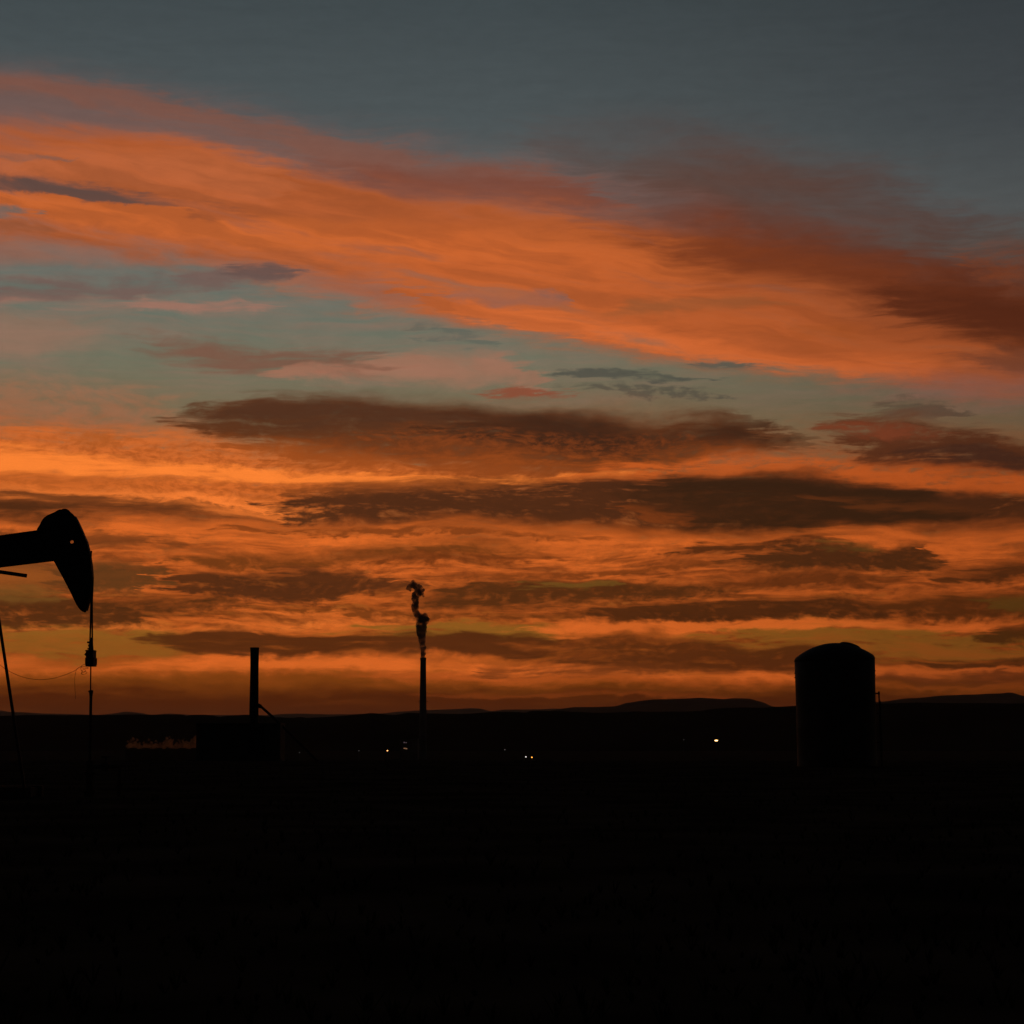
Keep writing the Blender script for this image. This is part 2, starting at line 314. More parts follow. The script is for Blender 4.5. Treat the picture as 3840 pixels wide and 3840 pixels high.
B([(780, 1120, 1150, 0), (880, 1108, 1160, .9), (1000, 1105, 1160, 1), (1120, 1105, 1150, 1), (1250, 1110, 1140, .9), (1400, 1105, 1125, .6), (1500, 1100, 1120, 0)], '48250e', op=.942, prof='crest', tex='mixed', k=.6)
B([(980, 1095, 1112, 0), (1060, 1098, 1114, 1), (1130, 1100, 1112, .9), (1190, 1102, 1110, 0)], '7c5820', op=.5, k=.4)
B([(1020, 1168, 1182, 0), (1120, 1155, 1182, .9), (1250, 1148, 1178, 1), (1400, 1138, 1174, 1), (1550, 1132, 1168, 1), (1680, 1135, 1165, .8), (1800, 1130, 1160, .8), (1932, 1120, 1155, .8)], '43210d', op=.94, prof='flat', tex='mixed', k=.6, h=.5)
B([(1230, 1032, 1055, 0), (1330, 1030, 1052, 1), (1440, 1022, 1045, 1), (1540, 1012, 1034, .9), (1620, 1018, 1030, 0)], '4e240d', op=.94, tex='mixed', k=.6)
B([(1360, 1062, 1080, 0), (1460, 1048, 1080, 1), (1560, 1032, 1075, 1), (1660, 1036, 1072, 1), (1760, 1028, 1066, 1), (1830, 1040, 1062, 0)], '47240f', op=.95, prof='flat', tex='mixed', k=.6, h=.5)
B([(1520, 1022, 1036, 0), (1600, 1026, 1040, .8), (1680, 1030, 1042, 0)], '765620', op=.35)
B([(1760, 1085, 1100, 0), (1850, 1068, 1096, 1), (1932, 1058, 1090, 1)], '4a240e', op=.9, tex='mixed', k=.6)
B([(1300, 1092, 1112, 0), (1420, 1086, 1108, .8), (1560, 1082, 1108, .9), (1700, 1090, 1112, .6), (1800, 1095, 1110, 0)], '5a290e', op=.9, tex='mixed', k=.6)
B([(1640, 1118, 1160, 0), (1760, 1112, 1160, .8), (1932, 1110, 1165, .9)], '5c2c0e', op=.7, tex='mixed', k=.6)
B([(1830, 1128, 1150, 0), (1900, 1122, 1150, .9), (1932, 1122, 1150, .9)], '6e541c', op=.35)
# open strip above the horizon
B([(0, 1188, 1235, 1), (150, 1192, 1240, 1), (290, 1190, 1240, .9), (420, 1198, 1230, .3), (600, 1190, 1225, .2), (760, 1176, 1200, .9), (900, 1178, 1202, 1), (1000, 1185, 1205, .8), (1080, 1190, 1205, .2), (1300, 1185, 1210, .3), (1400, 1185, 1225, .9), (1600, 1185, 1235, 1), (1800, 1188, 1240, 1), (1932, 1190, 1240, .9)], '84581c', op=.85, prof='flat', tex='wisp', k=1.0)
B([(0, 1200, 1245, .5), (300, 1205, 1245, .4), (1300, 1200, 1245, .5), (1932, 1205, 1250, .6)], 'a0501a', op=.65, tex='wisp', k=1.5)
B([(950, 1180, 1195, 0), (1050, 1178, 1198, .9), (1250, 1176, 1194, 1), (1400, 1172, 1190, 1), (1600, 1172, 1190, .8), (1800, 1165, 1185, .7), (1932, 1160, 1182, .6)], 'e46c28', op=.85, k=.5)
B([(250, 1190, 1215, 0), (350, 1195, 1225, .9), (480, 1198, 1240, 1), (620, 1200, 1242, 1), (780, 1198, 1238, 1), (900, 1200, 1232, .9), (1050, 1206, 1228, .5), (1100, 1210, 1222, 0)], '50260e', op=.942, prof='flat', tex='streak', k=.5)
B([(1000, 1210, 1250, 0), (1150, 1200, 1255, .8), (1300, 1210, 1265, .9), (1420, 1225, 1262, 1), (1550, 1228, 1262, 1), (1700, 1238, 1256, .4), (1800, 1240, 1254, .9), (1932, 1236, 1256, .9)], '54280e', op=.94, prof='flat', tex='mixed', k=.6)
B([(1830, 1180, 1205, 0), (1880, 1180, 1204, .9), (1932, 1170, 1210, 1)], '42200c', op=.85, tex='mixed', k=.6)
B([(0, 1240, 1280, .5), (150, 1255, 1284, .7), (300, 1248, 1276, .9), (450, 1236, 1266, 1), (650, 1234, 1262, 1), (850, 1236, 1264, .9), (1000, 1245, 1272, .8), (1150, 1255, 1280, .6), (1300, 1262, 1290, .7), (1500, 1260, 1290, .8), (1650, 1258, 1285, .8), (1800, 1256, 1278, .8), (1932, 1256, 1280, .8)], 'ea6e28', op=.85, k=.7)
B([(600, 1262, 1280, 0), (800, 1264, 1290, .7), (1000, 1272, 1296, .9), (1200, 1280, 1300, .9), (1400, 1284, 1304, .9), (1600, 1288, 1304, .7), (1800, 1290, 1300, .5), (1932, 1285, 1300, .5)], 'd25e22', op=.75, k=.7)
B([(900, 1240, 1270, 0), (1000, 1245, 1275, .8), (1150, 1250, 1278, .9), (1260, 1245, 1270, .8), (1350, 1248, 1262, 0)], '6a3212', op=.8, tex='mixed', k=.6)
B([(1600, 1278, 1296, 0), (1700, 1266, 1292, .9), (1932, 1262, 1292, 1)], '5a2a10', op=.85)
B([(0, 1272, 1390, 1), (500, 1268, 1390, 1), (900, 1286, 1390, 1), (1400, 1296, 1390, 1), (1932, 1300, 1390, 1)], '7a3c0c', op=.85, prof='flat', tex='streak', k=.3)
B([(0, 1298, 1420, 1), (900, 1304, 1420, 1), (1932, 1312, 1420, 1)], '4a1c05', op=.9, prof='flat', tex='streak', k=.3)
B([(700, 1310, 1320, 0), (900, 1308, 1318, .7), (1100, 1308, 1319, .8), (1300, 1312, 1322, .8), (1450, 1314, 1322, 0)], '8a3c12', op=.6, tex='mixed', k=.6)

# ---- beyond the frame the same thin streaks go on, sparse
far = math_n('SUBTRACT', 1.0, mrange(math_n('ABSOLUTE', AZ0), 15.0, 22.0, 1.0, 0.0, smooth=True))
gen = mrange(math_n('MULTIPLY_ADD', puff, 0.3, streak), -0.05, 0.5, 0.0, 0.75, smooth=True)
gen = math_n('MULTIPLY', gen, mrange(EL0, 16.0, 24.0, 1.0, 0.0, smooth=True))
gen = math_n('MULTIPLY', gen, far)
C = mix(gen, C, lin('a04c1e'))
# fine brightness grain of the fibres
fib = math_n('MULTIPLY_ADD', streak, 0.06, math_n('MULTIPLY_ADD', puff, 0.06, 0.98))
C = mix(1.0, C, fib, 'MULTIPLY')
# dusk: the glow sits round the sunken sun, off to the left; the sky falls off away from it
SUN_AZ = -8.0
off = math_n('ABSOLUTE', math_n('SUBTRACT', math_n('MODULO', math_n('ADD', AZ0, 540.0 - SUN_AZ), 360.0), 180.0))
glow = ramp(math_n('MULTIPLY', off, 1 / 180.0), [(0.0, (1, 1, 1, 1)), (8 / 180, (.98, .98, .98, 1)), (14 / 180, (.86, .84, .84, 1)), (20 / 180, (.70, .67, .69, 1)), (26 / 180, (.58, .55, .58, 1)),
      (50 / 180, (.36, .37, .42, 1)), (90 / 180, (.14, .16, .2, 1)), (1.0, (.07, .09, .13, 1))])
C = mix(1.0, C, glow, 'MULTIPLY')
# a trace of scattered twilight from the physical sky
sky = N('ShaderNodeTexSky', sky_type='NISHITA', sun_disc=False)
sky.sun_elevation = math.radians(-1.5)
sky.sun_rotation = math.radians(SUN_AZ)
sky.air_density, sky.dust_density, sky.ozone_density = 1.2, 2.0, 1.0
tw = N('ShaderNodeVectorMath', operation='SCALE'); LK(sky.outputs[0], tw.inputs[0]); tw.inputs['Scale'].default_value = 0.01
C = mix(1.0, C, tw.outputs[0], 'ADD')
bg = N('ShaderNodeBackground'); LK(C, bg.inputs[0]); bg.inputs[1].default_value = 1.0
wo = N('ShaderNodeOutputWorld'); LK(bg.outputs[0], wo.inputs[0])
scene.world = world
world.cycles.sampling_method = 'MANUAL'
world.cycles.sample_map_resolution = 512

# ------------------------------------------------------------------ helpers
COL = scene.collection
def tag(o, label=None, cat=None, group=None, kind=None):
    if label: o['label'] = label
    if cat: o['category'] = cat
    if group: o['group'] = group
    if kind: o['kind'] = kind
    return o

def mat(name, base, rough=0.7, metal=0.0, var=0.25, scale=6.0, bump=0.0, dark=None, spec=0.12):
    """procedural surface: two-tone noise wear and a little relief"""
    m = bpy.data.materials.new(name); m.use_nodes = True
    nt = m.node_tree; b = nt.nodes['Principled BSDF']
    t = nt.nodes.new('ShaderNodeTexCoord')
    n = nt.nodes.new('ShaderNodeTexNoise'); n.inputs['Scale'].default_value = scale; n.inputs['Detail'].default_value = 6
    nt.links.new(t.outputs['Object'], n.inputs['Vector'])
    r = nt.nodes.new('ShaderNodeValToRGB')
    d = dark or tuple(c * (1 - var) for c in base)
    r.color_ramp.elements[0].color = (*d, 1); r.color_ramp.elements[1].color = (*[min(1, c * (1 + var)) for c in base], 1)
    r.color_ramp.elements[0].position = 0.35; r.color_ramp.elements[1].position = 0.65
    nt.links.new(n.outputs[0], r.inputs[0]); nt.links.new(r.outputs[0], b.inputs['Base Color'])
    b.inputs['Specular IOR Level'].default_value = spec
    b.inputs['Roughness'].default_value = rough; b.inputs['Metallic'].default_value = metal
    if bump:
        bp = nt.nodes.new('ShaderNodeBump'); bp.inputs['Strength'].default_value = bump; bp.inputs['Distance'].default_value = 0.05
        nt.links.new(n.outputs[0], bp.inputs['Height']); nt.links.new(bp.outputs[0], b.inputs['Normal'])
    return m

def emit(name, colour, strength):
    m = bpy.data.materials.new(name); m.use_nodes = True
    b = m.node_tree.nodes['Principled BSDF']
    b.inputs['Base Color'].default_value = (*colour, 1)
    b.inputs['Emission Color'].default_value = (*colour, 1); b.inputs['Emission Strength'].default_value = strength
    return m

M = {
    'soil': mat('dry_soil', (.09, .066, .045), .95, var=.4, scale=.35, bump=.4, spec=0.0),
    'hill': mat('scrub_hill', (.045, .040, .030), .95, var=.3, scale=.004, spec=0.0),
    'scrub': mat('dry_scrub', (.07, .058, .036), .95, var=.4, scale=2.0, spec=0.0),
    'steel': mat('dark_painted_steel', (.030, .030, .032), .6, .0, .3, 5.0),
    'rust': mat('weathered_steel', (.060, .042, .032), .75, .0, .4, 8.0),
    'cable': mat('wire_rope', (.03, .03, .03), .6, .3, .2, 40.0),
    'rubber': mat('cable_sheath', (.02, .02, .02), .7),
    'tank': mat('tank_laminate', (.055, .050, .045), .65, .0, .25, 1.2),
    'clad': mat('sheet_cladding', (.060, .058, .055), .7, .0, .25, 2.0),
    'concrete': mat('stack_concrete', (.16, .15, .14), .9, .0, .25, .08),
    'post': mat('galvanised_post', (.12, .12, .12), .6, .4, .2, 4.0),
    'ply': mat('weathered_timber', (.09, .07, .05), .9, .0, .3, 2.0),
    'lamp_warm': emit('sodium_lamp', (1.0, .42, .12), 4.0),
    'lamp_amber': emit('amber_lamp', (1.0, .34, .04), 3.5),
    'lamp_white': emit('white_lamp', (.95, .9, .8), 2.0),
    'lamp_cream': emit('cream_floodlight', (1.0, .62, .2), 7.0),
    'lamp_dim': emit('dim_lamp', (.8, .8, .78), .25),
    'win_lit': emit('lit_window', (1.0, .5, .25), .2),
    'win_dim': emit('faint_window', (.7, .5, .55), .10),
}

def obj(name, bm, material, parent=None, smooth=False):
    me = bpy.data.meshes.new(name)
    bmesh.ops.recalc_face_normals(bm, faces=bm.faces[:])
    bm.to_mesh(me); bm.free()
    if smooth:
        for p in me.polygons: p.use_smooth = True
    me.materials.append(M[material] if isinstance(material, str) else material)
    o = bpy.data.objects.new(name, me); COL.objects.link(o)
    if parent is not None:
        o.parent = parent
        o.matrix_parent_inverse = Matrix.Identity(4)
    return o
def empty(name, loc):
    e = bpy.data.objects.new(name, None); e.empty_display_size = 0.2; e.location = loc; COL.objects.link(e); return e

def a_box(bm, c, size, rot=None):
    r = bmesh.ops.create_cube(bm, size=1.0)
    mtx = Matrix.Translation(Vector(c)) @ (rot.to_4x4() if rot else Matrix.Identity(4)) @ Matrix.Diagonal((*size, 1))
    bmesh.ops.transform(bm, matrix=mtx, verts=r['verts'])
    return r['verts']
def a_rod(bm, p, q, r0, r1=None, seg=14):
    """tapered rod between two points"""
    p, q = Vector(p), Vector(q); r1 = r0 if r1 is None else r1
    d = q - p
    r = bmesh.ops.create_cone(bm, cap_ends=True, segments=seg, radius1=r0, radius2=r1, depth=d.length)
    mtx = Matrix.Translation((p + q) / 2) @ d.to_track_quat('Z', 'Y').to_matrix().to_4x4()
    bmesh.ops.transform(bm, matrix=mtx, verts=r['verts'])
def a_bar(bm, p, q, w, h):
    """square-section bar between two points"""
    p, q = Vector(p), Vector(q); d = q - p
    r = bmesh.ops.create_cube(bm, size=1.0)
    mtx = Matrix.Translation((p + q) / 2) @ d.to_track_quat('Z', 'Y').to_matrix().to_4x4() @ Matrix.Diagonal((w, h, d.length, 1))
    bmesh.ops.transform(bm, matrix=mtx, verts=r['verts'])
def a_lathe(bm, prof, centre=(0, 0, 0), seg=48):
    """prof = (radius, z) from bottom to top"""
    c = Vector(centre); rings = []
    for r, z in prof:
        if r < 1e-6: rings.append([bm.verts.new(c + Vector((0, 0, z)))])
        else: rings.append([bm.verts.new(c + Vector((r * math.cos(2 * math.pi * i / seg), r * math.sin(2 * math.pi * i / seg), z))) for i in range(seg)])
    for a, b in zip(rings, rings[1:]):
        for i in range(seg):
            j = (i + 1) % seg
            if len(a) == 1: bm.faces.new((a[0], b[i], b[j]))
            elif len(b) == 1: bm.faces.new((a[i], a[j], b[0]))
            else: bm.faces.new((a[i], a[j], b[j], b[i]))
    for ring, flip in ((rings[0], True), (rings[-1], False)):
        if len(ring) > 1: bm.faces.new(ring[::-1] if flip else ring)
def a_tube(bm, pts, r, seg=8):
    pts = [Vector(p) for p in pts]; rings = []
    for i, p in enumerate(pts):
        d = (pts[min(i + 1, len(pts) - 1)] - pts[max(i - 1, 0)]).normalized()
        u = d.orthogonal().normalized() if i == 0 else (rings_u - d * rings_u.dot(d)).normalized()
        rings_u = u; v = d.cross(u)
        rings.append([bm.verts.new(p + (u * math.cos(2 * math.pi * k / seg) + v * math.sin(2 * math.pi * k / seg)) * r) for k in range(seg)])
    for a, b in zip(rings, rings[1:]):
        for k in range(seg):
            bm.faces.new((a[k], a[(k + 1) % seg], b[(k + 1) % seg], b[k]))
    bm.faces.new(rings[0][::-1]); bm.faces.new(rings[-1])
def plate(outline, holes, depth, bevel=0.0):
    """mesh of a flat plate in the XZ plane (y = thickness) with holes"""
    cu = bpy.data.curves.new('outline', 'CURVE'); cu.dimensions = '2D'; cu.fill_mode = 'BOTH'; cu.extrude = depth / 2
    for loop in [outline] + holes:
        sp = cu.splines.new('POLY'); sp.points.add(len(loop) - 1)
        for p, (x, z) in zip(sp.points, loop): p.co = (x, z, 0, 1)
        sp.use_cyclic_u = True
    if bevel: cu.bevel_depth = bevel; cu.bevel_resolution = 1
    o = bpy.data.objects.new('outline', cu); COL.objects.link(o)
    dg = bpy.context.evaluated_depsgraph_get()
    me = bpy.data.meshes.new_from_object(o.evaluated_get(dg))
    bpy.data.objects.remove(o); bpy.data.curves.remove(cu)
    bm = bmesh.new(); bm.from_mesh(me); bpy.data.meshes.remove(me)
    bmesh.ops.transform(bm, matrix=Matrix.Rotation(math.radians(90), 4, 'X'), verts=bm.verts[:])
    return bm

# ------------------------------------------------------------------ ground and hills
VALLEY = -27.0
def sstep(a, b, x):
    t = max(0.0, min(1.0, (x - a) / (b - a))); return t * t * (3 - 2 * t)
def ground_z(x, y):
    d = math.hypot(x, y)
    z = VALLEY * sstep(100, 700, y)
    if d < 3000:
        z += 0.10 * mnoise.noise(Vector((x * .05, y * .05, 0))) * min(1, max(0, (d - 3) / 20)) + 0.5 * mnoise.noise(Vector((x * .006, y * .006, 3))) * sstep(250, 500, d)
    return z
def make_ground():
    bm = bmesh.new()
    rs = [0.0] + [1.2 * 1.115 ** i for i in range(101)]
    rs = [r for r in rs if r < 60000] + [62000]
    seg = 144; rings = []
    for r in rs:
        if r == 0: rings.append([bm.verts.new((0, 0, ground_z(0, 0)))]); continue
        rings.append([bm.verts.new((r * math.sin(2 * math.pi * i / seg), r * math.cos(2 * math.pi * i / seg),
                     ground_z(r * math.sin(2 * math.pi * i / seg), r * math.cos(2 * math.pi * i / seg)))) for i in range(seg)])
    for a, b in zip(rings, rings[1:]):
        for i in range(seg):
            j = (i + 1) % seg
            if len(a) == 1: bm.faces.new((a[0], b[j], b[i]))
            else: bm.faces.new((a[i], a[j], b[j], b[i]))
    o = obj('ground', bm, 'soil', smooth=True); tag(o, kind='structure')
make_ground()

def interp(pts, x):
    if x <= pts[0][0]: return pts[0][1]
    for (a, ya), (b, yb) in zip(pts, pts[1:]):
        if x <= b:
            t = (x - a) / (b - a); t = t * t * (3 - 2 * t) * .5 + t * .5
            return ya + (yb - ya) * t
    return pts[-1][1]
def range_of_hills(name, prof, Y, depth, rough, seed, x0=-4200, x1=8000, step=14, base=VALLEY):
    """a ridge with a real crest, front and back slope; prof = crest line in photograph pixels"""
    bm = bmesh.new(); rows = []
    rnd = (seed * 7.3)
    x = x0; cols = []
    while x <= x1: cols.append(x); x += step
    for px in cols:
        y = interp(prof, px)
        y += rough * (mnoise.fractal(Vector((px * .011, rnd, 0)), 1.0, 2.0, 5))
        p = at(px, y, Y); h = p.z - base
        col = []
        for k in range(9):
            t = k / 8
            # front foot (t=0) to crest (t=.55) to back foot (t=1)
            f = sstep(0, .55, t) if t <= .55 else 1 - sstep(.55, 1, t)
            if k in (0, 8): f = 0
            n = mnoise.noise(Vector((p.x / depth * 4 + rnd, t * 5, rnd))) * .10 * (1 if 0 < f < 1 else 0)
            yy = Y + (t - .55) * depth * 2
            if abs(t - .55) < .06: f, n, yy = 1, 0, Y
            col.append(bm.verts.new((p.x * yy / Y, yy, base - 4 + (h + 4) * max(0, f + n * (1 - abs(f - .5) * 2)))))
        rows.append(col)
    for a, b in zip(rows, rows[1:]):
        for k in range(8): bm.faces.new((a[k], b[k], b[k + 1], a[k + 1]))
    return tag(obj(name, bm, 'hill', smooth=True), kind='structure')
NEAR = [(-4200, 2690), (-400, 2685), (0, 2684), (113, 2681), (260, 2682), (400, 2681), (477, 2680), (682, 2680), (702, 2687), (719, 2681), (768, 2679), (795, 2682), (821, 2689), (855, 2684), (927, 2680), (980, 2684), (1040, 2690), (1100, 2691),
        (1126, 2688), (1153, 2693), (1226, 2689), (1280, 2685), (1346, 2679), (1389, 2674), (1479, 2682), (1532, 2673), (1571, 2674), (1691, 2677), (1757, 2676), (1843, 2670), (1942, 2669), (1969, 2672), (1995, 2665), (2075, 2666), (2161, 2670),
        (2260, 2673), (2340, 2671), (2386, 2667), (2446, 2669), (2560, 2668), (2626, 2665), (2673, 2658), (2779, 2652), (2878, 2654), (2905, 2651), (2984, 2647), (3289, 2639), (3448, 2635), (3620, 2637), (3840, 2638), (4300, 2642), (8000, 2680)]
MIDR = [(-4200, 2710), (1900, 2700), (2040, 2670), (2101, 2659), (2161, 2651), (2240, 2650), (2307, 2649), (2353, 2637), (2406, 2628), (2459, 2623), (2560, 2620), (2626, 2617), (2712, 2622), (2752, 2618), (2812, 2621), (2852, 2631), (2898, 2649),
        (2960, 2660), (3180, 2645), (3302, 2631), (3421, 2618), (3540, 2608), (3646, 2604), (3752, 2600), (3789, 2597), (3840, 2610), (3950, 2630), (4300, 2640), (8000, 2690)]
FARR = [(-4200, 2670), (-300, 2660), (0, 2664), (40, 2670), (200, 2676), (370, 2681), (420, 2676), (470, 2668), (520, 2672), (570, 2681), (640, 2675), (720, 2681), (1000, 2682), (1060, 2677), (1140, 2676), (1230, 2679), (1420, 2676), (1500, 2669),
        (1571, 2664), (1691, 2660), (1760, 2656), (1800, 2657), (1840, 2667), (1890, 2661), (2010, 2660), (2080, 2657), (2200, 2665), (3000, 2670), (8000, 2690)]
range_of_hills('near_ridge', NEAR, 3400, 360, 1.2, 1)
range_of_hills('middle_mountains', MIDR, 18000, 2400, 1.5, 2)
range_of_hills('far_mountains', FARR, 34000, 4000, 1.0, 3)

# low dry scrub over the near ground (uncountable)
def make_scrub():
    rnd = random.Random(4); vs, fs = [], []
    for _ in range(11000):
        y = 4 * (50 ** rnd.random()); x = rnd.uniform(-.85, .85) * (y + 6)
        if 49 < y < 58 and x < -10: continue
        if abs(y - 98) < 4 and abs(x - 15) < 4: continue
        h = rnd.uniform(.05, .20); z = ground_z(x, y) - .01
        for b in range(7):
            a = rnd.uniform(0, 6.283); l = h * rnd.uniform(.6, 1); s = rnd.uniform(.25, .9) * l; w = .004 + .006 * rnd.random()
            dx, dy = math.cos(a), math.sin(a); i = len(vs)
            vs += [(x - dy * w, y + dx * w, z), (x + dy * w, y - dx * w, z), (x + dx * s * .6 + dy * w * 2, y + dy * s * .6 - dx * w * 2, z + l * .6), (x + dx * s, y + dy * s, z + l)]
            fs += [(i, i + 1, i + 2), (i, i + 2, i + 3)]
    me = bpy.data.meshes.new('dry_scrub'); me.from_pydata(vs, [], fs); me.materials.append(M['scrub'])
    o = bpy.data.objects.new('dry_scrub', me); COL.objects.link(o)
    tag(o, 'low dry scrub scattered over the dark foreground ground', 'scrub', kind='stuff')
make_scrub()

# ------------------------------------------------------------------ pumpjack
PY = 54.0
PS = PY / (F * math.cos(PITCH))          # metres per photograph pixel at that distance (about)
def P(x, y, dy=0.0):
    v = at(x, y, PY); return Vector((v.x, PY + dy, v.z))
def make_pumpjack():
    gz = 0.0
    base = Vector((P(-60, 2600).x, PY, gz))
    root = empty('pumpjack', base)
    tag(root, 'pumpjack with raised beam and curved horse head reaching in at the left edge', 'pumpjack')
    L = lambda v: Vector(v) - base
    # horse head
    head = [(139, 1990), (140, 1984), (150, 1968), (158, 1952), (166, 1942), (178, 1933), (192, 1927), (206, 1921), (219, 1913), (226, 1911), (231, 1911.5), (236, 1909), (245, 1908), (252, 1910), (258, 1914), (263, 1920),
            (273, 1928), (281, 1937), (290, 1953), (299, 1972), (308, 1992), (317, 2014), (325, 2031), (331, 2053), (336, 2076), (340, 2100), (343.5, 2125), (345.5, 2150), (346, 2172), (344.5, 2196), (341, 2216), (336, 2245), (330, 2268), (324, 2290),
            (322, 2294.5), (318, 2296), (311, 2293.5), (303, 2288), (296, 2280), (288, 2268), (278, 2248), (262, 2215), (240, 2172), (220, 2136), (206, 2110), (199, 2101), (150, 2107), (128, 2040)]
    o2 = [(L(P(x, y)).x, L(P(x, y)).z) for x, y in head]
    hc = L(P(270, 2032.3)); hole = [(hc.x + .054 * math.cos(a), hc.z + .047 * math.sin(a)) for a in [2 * math.pi * i / 14 for i in range(14)]]
    hd = obj('horse_head', plate(o2, [hole], .05, .004), 'steel', root)
    bm = bmesh.new()                                        # wear strip along the curved face
    pts = [L(P(x + 1.0, y)) for x, y in head[17:34]]
    for a, b in zip(pts, pts[1:]): a_bar(bm, a, b, .24, .02)
    obj('face_plate', bm, 'steel', hd)
    # walking beam: flanges and web
    a_t, a_b = L(P(-420, 2067)), L(P(-420, 2180))
    top0, top1 = L(P(-420, 2068.5)), L(P(160, 1988))
    bot0, bot1 = L(P(-420, 2176.5)), L(P(198, 2102.5))
    bm = bmesh.new()
    ax = (top1 - top0).normalized(); nz = Vector((-ax.z, 0, ax.x))
    a_bar(bm, top0 - nz * .02, top1 - nz * .02, .34, .04) if False else None
    def slab(p, q, thick, width):
        d = q - p; m = (p + q) / 2; ang = math.atan2(d.z, d.x)
        a_box(bm, m, (d.length, width, thick), Matrix.Rotation(-ang, 3, 'Y'))
    slab(top0 - nz * .02, top1 - nz * .02, .04, .34)
    slab(bot0 + nz * .02, bot1 + nz * .02, .04, .34)
    vs = [bm.verts.new(v + Vector((0, s, 0))) for s in (-.03, .03) for v in (top0 - nz * .041, top1 - nz * .041, bot1 + nz * .041, bot0 + nz * .041)]
    bm.faces.new(vs[:4]); bm.faces.new(vs[4:][::-1])
    for i in range(4): bm.faces.new((vs[i], vs[i + 4], vs[(i + 1) % 4 + 4], vs[(i + 1) % 4]))
    for t in (.12, .3, .5, .72, .88):
        m1 = top0.lerp(top1, t) - nz * .05; m2 = bot0.lerp(bot1, t) + nz * .05
        a_bar(bm, m1, m2, .02, .28)
    obj('walking_beam', bm, 'steel', root)
    # centre bearing and samson post
    piv = L(P(-44, 2160))
    bm = bmesh.new(); a_rod(bm, piv + Vector((0, -.42, 0)), piv + Vector((0, .42, 0)), .09, seg=20); a_box(bm, piv + Vector((0, 0, .11)), (.5, .36, .18), Matrix.Rotation(-math.radians(7.8), 3, 'Y')); a_box(bm, piv - Vector((0, 0, .16)), (.42, .7, .08))
    obj('centre_bearing', bm, 'steel', root)
    foot_f, foot_b = L(P(91, 2984)).x, L(P(-235, 2984)).x
    bm = bmesh.new(); a_bar(bm, piv + Vector((.13, 0, -.16)), Vector((foot_f, 0, .2)), .066, .066); obj('post_leg', bm, 'steel', root)
    for s in (-1, 1):
        bm = bmesh.new(); a_bar(bm, piv + Vector((-.14, s * .30, -.16)), Vector((foot_b, s * .85, .25)), .16, .16); obj('post_leg', bm, 'steel', root)
    for z in (1.4, 2.9):
        t = (piv.z - .16 - z) / (piv.z - .41); xb = piv.x - .14 + (foot_b - piv.x + .14) * t
        bm = bmesh.new(); a_bar(bm, (xb, -(.30 + .55 * t), z), (xb, .30 + .55 * t, z), .07, .07); obj('cross_brace', bm, 'steel', root)
    # bar with a blunt end that sticks out under the beam
    bm = bmesh.new(); a_bar(bm, L(P(-62, 2137, -.25)), L(P(108.5, 2162, -.25)), .075, .093); obj('side_arm', bm, 'steel', root)
    # drive behind (out of frame to the left): skid, gearbox, cranks, pitman arms, equaliser, motor
    tail = L(P(-404, 2170))
    bm = bmesh.new()
    for s in (-1, 1): a_box(bm, (-2.2, s * .62, .13), (7.2, .22, .26))
    for x in (-5.2, -3.4, -1.6, .4, 1.2): a_box(bm, (x, 0, .12), (.2, 1.02, .2))
    obj('skid_base', bm, 'rust', root)
    gx = tail.x - .25
    bm = bmesh.new(); a_box(bm, (gx, 0, .75), (1.1, .7, .98)); a_box(bm, (gx, 0, 1.4), (.95, .78, .34)); a_rod(bm, (gx, -.75, 1.4), (gx, .75, 1.4), .11)
    obj('gearbox', bm, 'steel', root)
    pin = Vector((gx + .55, 0, 1.4 - .62))
    for s in (-1, 1):
        bm = bmesh.new(); a_bar(bm, (gx - .5, s * .62, 1.96), (gx + .72, s * .62, .59), .34, .14); o = obj('crank_arm', bm, 'steel', root)
        bm = bmesh.new(); a_rod(bm, (gx + .35, s * .70, 1.0), (gx + .35, s * .88, 1.0), .52, seg=28); obj('counterweight', bm, 'steel', o)
        bm = bmesh.new(); a_rod(bm, (pin.x, s * .95, pin.z), (tail.x, s * .95, tail.z - .32), .055); obj('pitman_arm', bm, 'steel', root)
    bm = bmesh.new(); a_box(bm, (tail.x, 0, tail.z - .32), (.22, 2.05, .22)); a_box(bm, (tail.x, 0, tail.z - .14), (.3, .3, .24)); obj('equaliser_bar', bm, 'steel', root)
    bm = bmesh.new(); a_rod(bm, (gx - 1.9, -.35, .72), (gx - 1.9, .35, .72), .27, seg=24); a_box(bm, (gx - 1.9, 0, .36), (.6, .6, .24)); obj('motor', bm, 'rust', root)
    bm = bmesh.new(); a_rod(bm, (gx - 1.2 + .5, .42, 1.1), (gx - 1.2 + .5, .52, 1.1), .45, seg=28); obj('belt_wheel', bm, 'steel', root)
    # bridle: two ropes off the face down to the carrier bar
    cb = L(P(340.5, 2462))
    for s in (-1, 1):
        bm = bmesh.new()
        a_tube(bm, [L(P(345.5, 2165)) + Vector((.012, s * .07, 0)), L(P(343.5, 2260)) + Vector((.0, s * .07, 0)), L(P(342, 2400)) + Vector((s * .012, s * .08, 0)), L(P(341, 2442)) + Vector((s * .022, s * .10, 0))], .021)
        obj('bridle_rope', bm, 'cable', root)
    bm = bmesh.new(); a_rod(bm, L(P(342.8, 2066)), L(P(341.5, 2098)), .016); a_rod(bm, L(P(342.8, 2066)), L(P(342.8, 2074)), .02); obj('rope_end', bm, 'cable', root)
    # carrier bar with load cell, clamps and rope sockets
    bm = bmesh.new()
